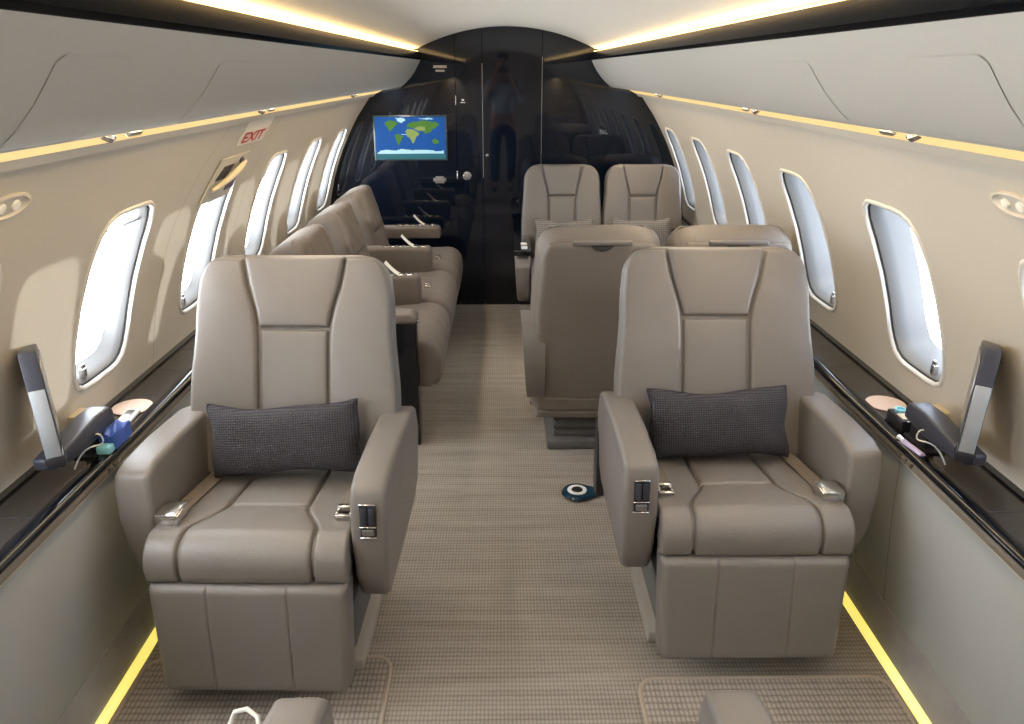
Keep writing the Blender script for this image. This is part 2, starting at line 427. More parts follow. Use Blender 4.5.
# overhead bins --------------------------------------------------------------
BIN = [(.552, 1.640), (.566, 1.612), (.588, 1.575), (.615, 1.540), (.645, 1.508), (.672, 1.486), (.690, 1.476), (.702, 1.474)]
def bin_pt(side, t, h=0.):
    """t 0 at the top edge, 1 at the bottom lip"""
    k = t*(len(BIN)-1); i = min(int(k), len(BIN)-2); f = k-i
    a, b = Vector(BIN[i]), Vector(BIN[i+1]); p = a.lerp(b, f); d = (b-a).normalized(); n = Vector((-d[1]*-1, d[0]*-1))
    n = Vector((d[1], -d[0]))   # toward the aisle
    return side*(p[0]+n[0]*h), p[1]+n[1]*h
for side, what in ((-1, 'above the EXIT sign'), (1, 'opposite the EXIT sign')):
    b = empty('overhead_bin', (0, 0, 0), 0, 'long pale grey overhead bin with black gloss edge '+what, 'overhead bin', 'overhead bins along the cabin')
    mb = MB()
    body = BIN+[(.712, 1.480), (.715, 1.50), (.715, 1.62), (.64, 1.645)]
    mb.prism([(side*x, z) for x, z in body], 'y', YF, YB-.0005)
    mb.build('bin_face', M_bin, b, smooth=35)
    mb = MB()
    mb.prism([(side*x, z) for x, z in ((.548, 1.642), (.541, 1.650), (.545, 1.660), (.558, 1.689), (.562, 1.6915), (.578, 1.6915), (.590, 1.646), (.590, 1.640), (.556, 1.638))], 'y', YF, YB-.0008, 0)
    mb.build('gloss_band', M_band, b, smooth=50)
    # access panels with a fine raised edge
    for j in range(-2, 7):
        yc = (1.13 if side < 0 else 1.105)+.585*j
        if yc > 2.0: break
        mb = MB(); rows = []
        n = 16
        for q in range(n+1):
            t = .20+.58*q/n; row = []
            for s_ in range(13):
                s = -1+2*s_/12; 
                rr = .05; hw = .105
                dq = min((t-.20)*.25, (.78-t)*.25)
                hw2 = hw if dq > .02 else hw-.02+sqrt(max(0, .0004-(.02-dq)**2))
                x, z = bin_pt(side, t, .0012); row.append((x, yc+s*hw2, z))
            rows.append(row)
        mb.grid(rows)
        # rim down into the face so the panel reads as an inset cover
        rim = rows[0]+[r_[-1] for r_ in rows[1:]]+rows[-1][-2::-1]+[r_[0] for r_ in rows[-2:0:-1]]
        cen = Vector((0, yc, 0)); low = []
        for p in rim: low.append((p[0]+side*.003, p[1]+(.0014 if p[1] > yc else -.0014), p[2]-.001))
        mb.grid([rim, low], closed_u=True)
        ap = mb.build('access_panel', M_bin, b, smooth=35)
        mb = MB(); o2_ = []; cz = sum(p[2] for p in rim)/len(rim); cx = sum(p[0] for p in rim)/len(rim)
        for p in rim: o2_.append((p[0]+(.0022 if abs(p[0]) > abs(cx) else -.0022)*side, p[1]+(.0022 if p[1] > yc else -.0022), p[2]+(.0022 if p[2] > cz else -.0022)))
        mb.grid([[(p[0], p[1], p[2]-.0006) for p in rim], [(p[0]+side*.0008, p[1], p[2]-.0008) for p in o2_]], closed_u=True); mb.build('gasket', MATS.get('gasket_grey') or plain('gasket_grey', (.50, .485, .445), .7), ap, smooth=0)

# lamps: cove over the bins, wash strip below them, yellow strip on the floor
for side, what in ((-1, 'on the EXIT sign side'), (1, 'opposite the EXIT sign')):
    L = empty('cove_light', (0, 0, 0), 0, 'warm strip lamp hidden in the ceiling cove '+what, 'strip light', 'ceiling cove lamps')
    mb = MB(); mb.box(*sorted((side*.574, side*.640)), YF+.01, YB-.01, 1.648, 1.684); mb.build('housing', M_white, L)
    mb = MB(); mb.grid([[(side*.5595, YF+.01, 1.6925), (side*.5595, YB-.01, 1.6925)], [(side*.576, YF+.01, 1.6925), (side*.576, YB-.01, 1.6925)]]); mb.build('diffuser', M_cove, L, fix=False)
    W = empty('wash_light', (0, 0, 0), 0, 'warm strip lamp with painted wall glow under the overhead bin '+what, 'strip light', 'wall wash lamps')
    mb = MB(); mb.prism([(side*x, z) for x, z in ((.722, 1.505), (.752, 1.505), (.752, 1.511), (.722, 1.511))], 'y', YF+.01, YB-.012); mb.build('tube', M_wash, W)
    mb = MB(); mb.prism([(side*x, z) for x, z in ((.718, 1.512), (.756, 1.512), (.756, 1.53), (.718, 1.53))], 'y', YF+.01, YB-.012); mb.build('housing', M_white, W)
    mb = MB(); mb.prism([(side*x, z) for x, z in ((.793, 1.471), (.842, 1.4445), (.842, 1.439), (.793, 1.464))], 'y', YF+.01, YB-.012); mb.build('lens', M_wallglow, W)  # not a real lens: lit wall band, its glow painted on as emission
    Fl = empty('floor_strip_light', (0, 0, 0), 0, 'glowing yellow path strip at the carpet edge '+what, 'floor light', 'floor path strips')
    mb = MB(); mb.prism([(side*x, z) for x, z in ((1.050, .0005), (1.0755, .0005), (1.0755, .012), (1.068, .012))], 'y', YF+.02, YB-.02); mb.build('glow_strip', M_floorlamp, Fl)

# side ledges ----------------------------------------------------------------
LZ = .628
LEDGE = {}
for side, what in ((-1, 'below the EXIT sign wall'), (1, 'opposite the EXIT sign wall')):
    l = empty('side_ledge', (0, 0, 0), 0, 'long black gloss side ledge with taupe band '+what, 'ledge', 'side ledges'); LEDGE[side] = l
    mb = MB(); mb.prism([(side*x, z) for x, z in ((1.088, LZ-.02), (1.088, LZ), (XW(LZ)-.002, LZ), (XW(LZ)-.002, LZ-.02))], 'y', YF, YB-.001); mb.build('ledge_top', M_ledge, l)
    mb = MB(); mb.prism([(side*x, z) for x, z in ((1.088, LZ-.012), (1.089, LZ+.006), (1.080, LZ+.010), (1.062, LZ+.009), (1.051, LZ+.003), (1.047, LZ-.004), (1.050, LZ-.010), (1.06, LZ-.014))], 'y', YF, YB-.001); mb.build('gloss_lip', M_lip, l, smooth=60)
    mb = MB(); mb.prism([(side*x, z) for x, z in ((1.055, LZ-.012), (1.051, LZ-.018), (1.051, .598), (1.054, .592), (1.10, .592), (1.10, LZ-.012))], 'y', YF, YB-.001); mb.build('leather_band', M_lipband, l, smooth=30)
    mb = MB(); mb.prism([(side*x, z) for x, z in ((1.0515, .5955), (1.0535, .5905), (1.06, .5905), (1.06, .5955))], 'y', YF, YB-.001); mb.build('piping', M_beige, l)
    mb = MB(); mb.prism([(side*x, z) for x, z in ((1.207, LZ), (1.207, LZ+.006), (XW(LZ)-.002, LZ+.010), (XW(LZ)-.002, LZ))], 'y', YF, YB-.001); mb.build('wall_bead', M_gloss, l)
    for ys in (1.50, 2.02, 2.19, 2.42, 2.62, 3.1):
        mb = MB(); mb.box(*sorted((side*1.090, side*1.206)), ys-.0012, ys+.0012, LZ-.002, LZ+.0006); mb.build('lid_seam', M_grey, l)
    for q in range(3):
        mb = MB(); mb.lathe([(.0065, 0), (.006, .003), (.001, .004)], 14, Matrix.Translation((side*1.051, 1.755+.03*q, .606)) @ Matrix.Rotation(-side*pi/2, 4, 'Y')); mb.build('button', M_chrome, l)

# ------------------------------------------------------------------ chairs
def back_map(y0, z0, lean, wrap=.0):
    ca, sa = cos(lean), sin(lean)
    def f(u, v, h):
        hh = h+wrap*(u/.3)**2
        c = .012*sin(pi*min(1, max(0, v/.62)))      # gentle belly
        hh += c
        return (u, y0+v*sa-hh*ca, z0+v*ca+hh*sa)
    return f
def cush_path(yb, zb, yf, zf, r, zlow):
    pts = [(yb, zb)]
    n = 10
    for i in range(1, n): 
        t = i/n; pts.append((yb+(yf+r-yb)*t, zb+(zf-zb)*(t**.8)))
    for i in range(0, 9):
        a = (pi/2)*i/8; pts.append((yf+r-r*sin(a), zf-r+r*cos(a)))
    pts.append((yf, (zf-r+zlow)/2)); pts.append((yf+.004, zlow))
    return pts
def wrinkle(seed, amp):
    rnd = random.Random(seed); W = [(rnd.uniform(14, 60), rnd.uniform(14, 60), rnd.uniform(0, 6.28)) for _ in range(5)]
    return lambda u, v: amp*sum(sin(a*u+b*v+c) for a, b, c in W)/5
def add_belt(c, pathf, L, x, side, buckle):
    """strap lying on the cushion along the arm, ending in a metal fitting"""
    mb = MB(); rows = []
    for i in range(14):
        t = i/13; v = .03+(L-.22)*t*(1.10 if buckle else 1.02)
        xx = x-side*(-.012*t)
        rows.append([pathf(xx-.022, v, .045), pathf(xx+.022, v, .045)])
    top = rows; bot = [[(p[0], p[1], p[2]-.003) for p in r_] for r_ in rows]
    mb.grid(top); mb.grid(bot)
    ring = [r_[0] for r_ in top]+[r_[1] for r_ in top[::-1]]; rb = [r_[0] for r_ in bot]+[r_[1] for r_ in bot[::-1]]
    mb.grid([ring, rb], closed_u=True)
    st = mb.build('seat_belt', M_belt, c)
    p = Vector(pathf(x+side*.012, .03+(L-.22)*(1.10 if buckle else 1.02), .050))
    mb = MB()
    if buckle:
        mb.box(p.x-.030, p.x+.030, p.y-.048, p.y+.025, p.z-.008, p.z+.018, .004)
        mb.box(p.x-.027, p.x+.027, p.y-.052, p.y+.012, p.z+.012, p.z+.022, .003)
        mb.build('buckle', M_chrome, st)
    else:
        mb.box(p.x-.021, p.x+.021, p.y-.006, p.y+.012, p.z-.003, p.z+.010, .003)
        mb.box(p.x-.021, p.x+.021, p.y-.042, p.y-.030, p.z-.004, p.z+.006, .002)
        for sx in (-1, 1): mb.box(p.x+sx*.018-.004, p.x+sx*.018+.004, p.y-.034, p.y, p.z-.003, p.z+.005, .0015)
        mb.build('belt_tongue', M_chrome, st)

def make_chair(label, group, aisle=-1, W=.315, L=.66, lean=R(19), cw=.253, ybk=.475, back_low=None, arms=(1, 1), foot=True, armh=.64, simple=False, rear=False, belts=True, arm_out=.0, mat=None, taper=False):
    """local frame: faces -y, origin on the floor under the cushion's front edge"""
    mat = mat or M_leather
    c = empty('club_chair', (0, 0, 0), 0, label, 'armchair', group)
    z0 = .435
    # ---- backrest shell
    rc = .085
    def w(v):
        k = sinterp([(0, W-.004), (.22, W), (.46, W*.945), (L, W*.90)], v)
        if taper: k *= sinterp([(.0, .80), (.24, .80), (.42, 1)], v)
        d = v-(L-rc)
        if d > 0: k -= rc-sqrt(max(0, rc*rc-d*d))*1. if d < rc else rc
        return max(.02, k)
    vlow = 0 if back_low is None else (back_low-z0)/cos(lean)
    fm = back_map(ybk, z0, lean, .010)
    def w2(v): return w(max(0, v)) if v > -.08 or back_low is None else w(0)
    mb = pad(fm, vlow, L, lambda v: -w2(v), lambda v: w2(v), .022, .03, 26, 40, 0, .115, .05)
    back = mb.build('backrest', M_shell if rear else mat, c, smooth=60)
    seam = lambda v: interp([(0, .104), (L*.60, .104), (L*.68, .107), (L*.75, .116), (L*.86, .138), (L-.02, .152)], v)*(W/.315)
    vs = L*.665
    g = .002; base = .006
    def lifted(u, v, h): return fm(u, v, h+base+.008)
    wi = lambda v: w(v)-.006
    # four pads: two bolsters, head panel, lumbar panel
    for sd in (-1, 1):
        lo = (lambda v: -wi(v)) if sd < 0 else (lambda v: min(seam(v)+g, wi(v)-.004))
        hi = (lambda v: max(-seam(v)-g, -wi(v)+.004)) if sd < 0 else (lambda v: wi(v))
        mb = pad(lifted, .0, L-.012, lo, hi, .022, .010, 22, 52, .010, .0, wr=wrinkle(sd+5, .0014))
        mb.build('bolster', mat, back, smooth=60)
    mb = pad(lifted, vs+g, L-.006, lambda v: -min(seam(v)-g, wi(v)), lambda v: min(seam(v)-g, wi(v)), .021, .009, 26, 26, .010, .0, wr=wrinkle(11, .0009))
    mb.build('head_panel', mat, back, smooth=60)
    mb = pad(lifted, .0, vs-g, lambda v: -seam(v)+g, lambda v: seam(v)-g, .018, .009, 24, 30, .006, .0, wr=wrinkle(13, .0013))
    mb.build('lumbar_panel', mat, back, smooth=60)
    if rear:
        fb = lambda u, v, h: fm(u, v, -.113-h)
        hw = lambda v: w2(v)-.022
        def gr(u, v): return .007*math.exp(-((v-(vlow+.055))/.004)**2)+.007*math.exp(-((v-(vlow+.125))/.004)**2)
        def top_dip(u): return L-.028-.016*max(0, cos(u/.055*pi/2))**2 if abs(u) < .055 else L-.028
        mb = pad(fb, vlow+.012, L-.030, lambda v: -hw(v), lambda v: hw(v), .016, .02, 26, 220, .004, .004, groove=gr)
        mb.build('back_cover', M_shell, back, smooth=60)
        pz = Vector(fb(0, L-.045, .017)); mt = Matrix.Translation(pz) @ Matrix.Rotation(-lean, 4, 'X')
        mb = MB(); mb.prism([(-.045, .010), (.045, .010), (.030, -.004), (.012, -.012), (-.012, -.012), (-.030, -.004)], 'y', -.012, .0045, .002, 2, mt); mb.build('grab_recess', M_dark, back)
        mb = MB(); mb.box(-.115, .115, -.010, .006, .012, .030, .006, 3, mt); mb.build('grab_tab', mat, back)
    # ---- seat cushion: two side pads, rear pad, flared front pad
    pts = cush_path(.53, .405, .022, .470, .034, .400)
    pf, PL = pathmap(pts)
    vm = .335; vfr = PL-.085
    cs = lambda v: sinterp([(0, .100), (vm, .106), (vfr, .162), (PL, .162)], v)*(cw/.247)
    mb = pad(pf, .0, PL, lambda v: -cw+.004, lambda v: cw-.004, .024, .02, 12, 40, 0, .04)
    cush = mb.build('seat_cushion', mat, c, smooth=60)
    pl = lambda u, v, h: pf(u, v, h+.018)
    for sd in (-1, 1):
        lo = (lambda v: -cw) if sd < 0 else (lambda v: cs(v)+g)
        hi = (lambda v: -cs(v)-g) if sd < 0 else (lambda v: cw)
        mb = pad(pl, .0, PL, lo, hi, .016, .008, 20, 64, .004, .0, wr=wrinkle(sd+25, .0014)); mb.build('side_pad', mat, cush, smooth=60)
    mb = pad(pl, .0, vm-g, lambda v: -cs(v)+g, lambda v: cs(v)-g, .016, .008, 22, 26, .007, .0, wr=wrinkle(31, .0012)); mb.build('rear_pad', mat, cush, smooth=60)
    mb = pad(pl, vm+g, PL, lambda v: -cs(v)+g, lambda v: cs(v)-g, .017, .008, 30, 56, .006, .0, wr=wrinkle(33, .0024)); mb.build('front_pad', mat, cush, smooth=60)
    # ---- arms
    for sd in (-1, 1):
        if not arms[0 if sd < 0 else 1]: continue
        x0, x1 = sd*(cw+.004+arm_out), sd*(cw+.096+arm_out)
        poly = [(.055, armh-.012), (.040, armh-.05), (.030, .50), (.045, .375), (.085, .295), (.13, .265), (.60, .265), (.64, .33), (.64, .52), (.60, .605), (.50, armh-.008), (.30, armh+.004), (.12, armh+.004)]
        if sd != aisle and not simple: poly = [(y+.065*max(0, 1-y/.3), z+.004) for y, z in poly]
        mb = MB(); mb.prism(poly, 'x', *sorted((x0, x1)), .015, 4)
        # the lower outer face tucks in under the arm
        out = []
        for (x, y, z) in mb.v:
            k = max(0, (.56-z)/.30)
            if abs(x) > cw+.045+arm_out: x -= sd*.020*k*k
            out.append((x, y, z))
        mb.v = out
        arm = mb.build('armrest', mat, c, smooth=50)
        if sd == aisle and not simple:
            mt = Matrix.Translation((sd*(cw+.050+arm_out), .0335, .555)) @ Matrix.Rotation(R(-4), 4, 'X')
            mb = MB(); mb.box(-.0200, .0200, -.004, .006, -.048, .042, .003, 2, mt); ctl = mb.build('control_plate', M_black, arm)
            for za, zb in ((.040, .0435), (-.020, -.0175), (-.0495, -.046)):
                mb = MB(); mb.box(-.0205, .0205, -.0075, .0, za, zb, .001, 1, mt); mb.build('trim_bar', M_chrome, ctl)
            for xa, xb in ((-.016, -.003), (.003, .016)):
                mb = MB(); mb.box(xa, xb, -.0095, 0, -.012, .034, .003, 2, mt); mb.build('recline_lever', M_grey, ctl)
            mb = MB(); mb.box(-.015, .015, -.008, 0, -.042, -.025, .003, 2, mt); mb.build('button', M_steel, ctl)
    if not simple and aisle < 0:
        xs = aisle*(cw+.062+arm_out); mb = MB(); mb.box(*sorted((xs, xs+aisle*.030)), .615, .70, .20, .47, .006); mb.build('side_shield', M_black, c)
    # ---- seat pan, pedestal and gaiter
    mb = MB(); mb.box(-cw+.01, cw-.01, .05, .60, .275, .345, .01); mb.build('seat_pan', M_dark, c)
    mb = MB()
    pl_ = []
    for i in range(13):
        z = .045+.235*i/12; o_ = .012*(i % 2); pl_.append((o_, z))
    rows = []
    for o_, z in pl_:
        x = cw-.045-o_; rows.append([(-x, .17+o_, z), (x, .17+o_, z), (x, .52-o_, z), (-x, .52-o_, z)])
    mb.grid(rows, closed_u=True); mb.build('gaiter', M_gaiter, c, smooth=0)
    mb = MB(); mb.box(-cw+.015, cw-.015, .12, .58, .0, .040, .008); mb.build('base_plate', M_plate if not simple else M_gaiter, c)
    if foot:
        f2 = lambda u, v, h: (u, -.022+.028*(v/.30)-h, .084+v)
        def gr(u, v): return .004*math.exp(-((abs(u)-.100)/.0022)**2)
        mb = pad(f2, 0, .310, lambda v: -(cw-.004-.010*(1-v/.31)), lambda v: cw-.004-.010*(1-v/.31), .030, .020, 220, 26, .002, .085, .012, groove=gr)
        mb.build('footrest', mat, c, smooth=60)
        for sx in (-1, 1):
            mb = MB(); mb.box(sx*.16-.012, sx*.16+.012, .06, .12, .26, .34, .003); mb.build('footrest_bracket', M_steel, c)
    if belts:
        add_belt(c, pf, PL, -(cw-.046)*aisle*1., -aisle, True)
        add_belt(c, pf, PL, (cw-.046)*aisle*1., aisle, False)
    return c

chR = make_chair('taupe leather armchair with the blue eye charm beside its aisle armrest', 'taupe club chairs in the foreground', -1)
chR.location = (.637, 1.672, 0); chR.rotation_euler.z = R(-.2)
chL = make_chair('taupe leather armchair nearest the EXIT sign wall, facing the camera', 'taupe club chairs in the foreground', 1)
chL.location = (-.658, 1.572, 0); chL.rotation_euler.z = R(-1.4)
o1 = dup(chL); o1['label'] = 'taupe leather armchair seen only by its armrest tip, opposite the chair beside the eye charm'
o1.location = (.655, 1.028, 0); o1.rotation_euler.z = pi
o2 = dup(chR); o2['label'] = 'taupe leather armchair seen only by its armrest tip with a pale metal loop beside it'
o2.location = (-.655, 1.020, 0); o2.rotation_euler.z = pi
# the pale loop of the belt at that armrest's inner side
mb = MB(); mb.tube([(-.246, .13, .53), (-.243, .10, .585), (-.236, .078, .607), (-.215, .066, .612), (-.195, .066, .606), (-.186, .075, .585), (-.184, .10, .53)], .0042, 8); o_ = mb.build('belt_loop', M_white, o2)

# aft group: pair with backs to the camera, pair facing it
def rear_chair(label, arms, x, tp=False, w_=.268):
    c = make_chair(label, 'taupe double seats behind the front row', -1, W=w_, L=.578, lean=R(10), cw=.205, ybk=.50, back_low=.16, arms=arms, foot=False, armh=.50, simple=True, rear=True, belts=False, taper=tp)
    c.location = (x, 3.60, 0); c.rotation_euler.z = pi; return c
rear_chair('taupe seat turned away by the aisle, its plain back and grab notch showing', (0, 1), .360)
rear_chair('taupe seat turned away by the windows, half hidden behind the front armchair', (0, 0), .884, True, .266)
def far_chair(label, arms, x):
    c = make_chair(label, 'taupe double seats facing forward at the far end', -1, W=.258, L=.60, lean=R(13), cw=.21, ybk=.50, back_low=.2, arms=arms, foot=False, armh=.56, simple=True, belts=False)
    c.location = (x, 4.33, 0); return c
fc = far_chair('taupe seat facing the camera by the aisle in front of the black bulkhead', (1, 0), .352)
mb = MB(); mb.box(-.312, -.212, .03, .62, .565, .60, .006); cap = mb.build('arm_cap', M_gloss, fc)
for ya in (.06, .16):
    mb = MB(); mb.box(-.27, -.232, ya, ya+.04, .60, .612, .004); mb.build('switch', M_white, cap)
far_chair('taupe seat facing the camera by the windows in front of the black bulkhead', (0, 0), .866)

# ------------------------------------------------------------------ pillows
def make_pillow(label, w, h, mat, loc, rx, rz, ry=0., thick=.065, group='dark waffle cushions'):
    mb = MB(); n, m = 60, 30; F = []; B = []
    rnd = random.Random(label); ph = rnd.uniform(0, 6)
    for j in range(m+1):
        fr = []; br = []
        for i in range(n+1):
            s = -1+2*i/n; t = -1+2*j/m
            x = s*w/2*(1-.035*(1-t*t)); z = t*h/2*(1-.10*(1-s*s)**1.)
            x += .004*sin(5*t+ph)*(abs(s)**6); z += .004*sin(5*s+ph)*(abs(t)**6)-.010*(1-s*s)*max(0, t)**4
            d = (max(0, 1-abs(s)**3.2)*max(0, 1-abs(t)**3.0))**.42
            d += .03*sin(7*s+3*t+ph)*d
            fr.append((x, -thick*d, z)); br.append((x, thick*.75*d, z))
        F.append(fr); B.append(br)
    mb.grid(F); mb.grid([r_[::-1] for r_ in B])
    o = mb.build('pillow', mat, None, smooth=80)
    # rolled edge
    e = MB(); ring = F[0]+[r_[-1] for r_ in F[1:]]+F[-1][-2::-1]+[r_[0] for r_ in F[-2:0:-1]]
    e.tube(ring+[ring[0]], .0035, 6, False); e.build('piping', mat, o)
    o.location = loc; o.rotation_euler = (rx, ry, rz); tag(o, label, 'cushion', group)
    return o
make_pillow('dark grey waffle cushion on the armchair beside the eye charm', .415, .215, M_pillow, (.626, 2.075, .585), R(-17), R(-1.2), R(-2.5))
make_pillow('dark grey waffle cushion on the armchair nearest below the EXIT sign wall', .430, .210, M_pillow, (-.650, 1.975, .590), R(-17), R(1.2), R(-2.5))
make_pillow('pale grey cushion peeking up on the far aisle seat', .36, .26, M_pillow2, (.358, 4.73, .585), R(-12), 0, 0, .05, 'pale cushions on the far seats')
make_pillow('pale grey cushion peeking up on the far window seat', .36, .26, M_pillow2, (.845, 4.73, .590), R(-12), 0, 0, .05, 'pale cushions on the far seats')

# ------------------------------------------------------------------ divan (faces +x); local -y is world +x, local x is world +y
dv = empty('divan', (-.33, 4.11, 0), pi/2, 'taupe suede three place sofa along the window wall with black end panel', 'sofa')
PT = .665
mb = MB(); mb.box(-1.00, 1.00, .115, .75, 0, .30, .006); mb.build('base', plain('divan_base', (.20, .17, .145), .8, bump=(200, .3, 'noise')), dv)
for q in range(3):
    xc = (q-1)*PT; hw = PT/2-.006
    pts = cush_path(.60, .385, .012, .425, .05, .265); pf, PL = pathmap(pts)
    f3 = lambda u, v, h, xc=xc, pf=pf: (lambda p: (p[0]+xc, p[1], p[2]))(pf(u, v, h))
    def gr(u, v): return .008*math.exp(-((v-.42)/.006)**2)+.006*math.exp(-((abs(u)-.16)/.005)**2)*(1 if v < .42 else 0)
    mb = pad(f3, 0, PL, lambda v: -hw, lambda v: hw, .040, .034, 40, 44, .012, .05, groove=gr, wr=wrinkle(q+50, .003))
    mb.build('seat_cushion', M_suede, dv, smooth=60)
    bm_ = back_map(.475, .40, R(15), .0); hb = .238
    f4 = lambda u, v, h, xc=xc, bm_=bm_: (lambda p: (p[0]+xc, p[1], p[2]))(bm_(u, v, h))
    def wv(v):
        d = v-.46; return hb if d < 0 else hb-.05+sqrt(max(0, .0025-d*d)) if d < .05 else hb-.05
    def gb(u, v): return .010*math.exp(-((abs(u)-.135)/.006)**2)+(.010*math.exp(-((v-.24)/.006)**2) if abs(u) < .135 else 0)
    mb = pad(f4, 0, .51, lambda v: -wv(v), lambda v: wv(v), .045, .038, 44, 44, .010, .13, .05, groove=gb, wr=wrinkle(q+60, .003))
    mb.build('backrest', M_suede, dv, smooth=60)
    # belt fittings on the cushion
    p = Vector(f3(-.05, .50, .055))
    mb = MB(); mb.box(p.x-.045, p.x-.008, p.y-.02, p.y+.02, p.z-.012, p.z+.006, .005); mb.box(p.x+.010, p.x+.045, p.y-.012, p.y+.022, p.z-.012, p.z+.004, .004); mb.box(p.x-.01, p.x+.015, p.y+.0, p.y+.012, p.z-.010, p.z+.0, .002)
    mb.build('buckle', M_chrome, dv)
    mb = MB(); mb.box(p.x-.045, p.x+.05, p.y+.02, p.y+.16, p.z-.018, p.z-.010, .002); mb.build('seat_belt', M_belt, dv)
for q in range(4):
    xc = (q-1.5)*PT; hw = .052 if q not in (0,) else .055
    end = q in (0, 3)
    y0 = .115
    mb = MB()
    zl = .30 if not end else .30
    if q == 3: poly = [(y0, .585), (y0, .525), (.60, .525), (.60, .60), (y0+.02, .60)]
    elif q == 0: poly = [(y0-.055, .60), (y0-.055, .575), (.73, .575), (.73, .615), (y0-.03, .618)]
    else: poly = [(y0, .595), (y0, .43), (.60, .40), (.60, .605), (y0+.02, .607)]
    mb.prism(poly, 'x', xc-hw, xc+hw, .018, 3); a = mb.build('armrest', M_suede, dv, smooth=50)
    if q:
        for b_ in range(6):
            mb = MB(); mb.box(xc-.020, xc+.020, .15+.045*b_, .18+.045*b_, .600, .612, .003); mb.build('control_key', M_chrome, a)
mb = MB(); mb.box(-1.5*PT-.045, -1.5*PT+.045, .065, .74, 0, .578, .006); mb.build('end_panel', M_lip, dv)
# white cards standing up on three of the arms
for q, lab in ((1, 'white card tucked on the sofa arm nearest the black end panel'), (2, 'white card tucked on the middle sofa arm'), (3, 'white card tucked on the sofa arm by the bulkhead')):
    xw = 4.11+(q-1.5)*PT
    mb = MB(); rows = []
    for i in range(9):
        t = i/8; x = -.545-.075*t; z = .609+.065*t**1.4
        rows.append([(x, xw-.028, z), (x, xw+.028, z)])
    bot = [[(p[0]-.002, p[1], p[2]-.0015) for p in r_] for r_ in rows]
    mb.grid(rows); mb.grid(bot); mb.grid([[r_[0] for r_ in rows]+[r_[1] for r_ in rows[::-1]], [r_[0] for r_ in bot]+[r_[1] for r_ in bot[::-1]]], closed_u=True)
    tag(mb.build('card', M_paper), lab, 'card', 'white cards on the sofa arms')

# ------------------------------------------------------------------ floor mats and the charm
def make_mat(x0, x1, y0, y1, label):
    c = empty('floor_mat', (0, 0, 0), 0, label, 'floor mat', 'carpet mats in front of the chairs')
    r = .05; pts = []
    for cx, cy, a0 in ((x1-r, y1-r, 0), (x0+r, y1-r, pi/2), (x0+r, y0+r, pi), (x1-r, y0+r, 1.5*pi)):
        for i in range(7): a = a0+pi/2*i/6; pts.append((cx+r*cos(a), cy+r*sin(a)))
    mb = MB(); mb.prism(pts, 'z', .001, .009); mb.build('pile', M_mat, c, smooth=0)
    mb = MB(); ring = [(x, y, .007) for x, y in pts]; mb.tube(ring+[ring[0]], .0065, 8, False); mb.build('binding', M_matedge, c)
make_mat(.345, 1.035, .35, 1.645, 'ribbed carpet mat in front of the armchair beside the eye charm')
make_mat(-1.035, -.342, .35, 1.735, 'ribbed carpet mat before the armchair on the EXIT sign side')
ev = empty('evil_eye_charm', (.268, 2.635, 0), 0, 'blue glass eye charm lying on the aisle carpet', 'charm')
mb = MB(); n = 40; rows = []
def tear(k, r): 
    a = 2*pi*k/n; x = r*cos(a); y = r*sin(a)
    if cos(a) > .2: x += .05*r/.062*((cos(a)-.2)/.8)**2.2; y *= 1-.45*((cos(a)-.2)/.8)**2
    return x, y
for r, z in ((.050, .001), (.060, .006), (.062, .011), (.056, .019), (.03, .023), (.001, .023)): rows.append([(*tear(k, r), z) for k in range(n)])
mb.grid(rows, closed_u=True); mb.add(rows[0], [tuple(range(n))]); mb.build('glass_drop', M_eye_b, ev)
mb = MB(); mb.lathe([(.022, .0225), (.024, .025), (.032, .0255), (.038, .024), (.039, .0215)], 36, cap=False); mb.build('white_ring', M_eye_w, ev)
mb = MB(); mb.lathe([(.022, .022), (.021, .0255), (.001, .0262)], 28); mb.build('pupil', M_black, ev)
mb = MB(); mb.tube([(.098, .0, .012), (.115, .006, .006), (.135, .02, .004), (.15, .03, .004)], .0022, 6); mb.build('cord', M_belt, ev)
mb = MB(); mb.lathe([(.001, 0), (.008, .004), (.010, .010), (.007, .018), (.001, .022)], 14, Matrix.Translation((.158, .033, 0))); mb.build('bead', M_black, ev)

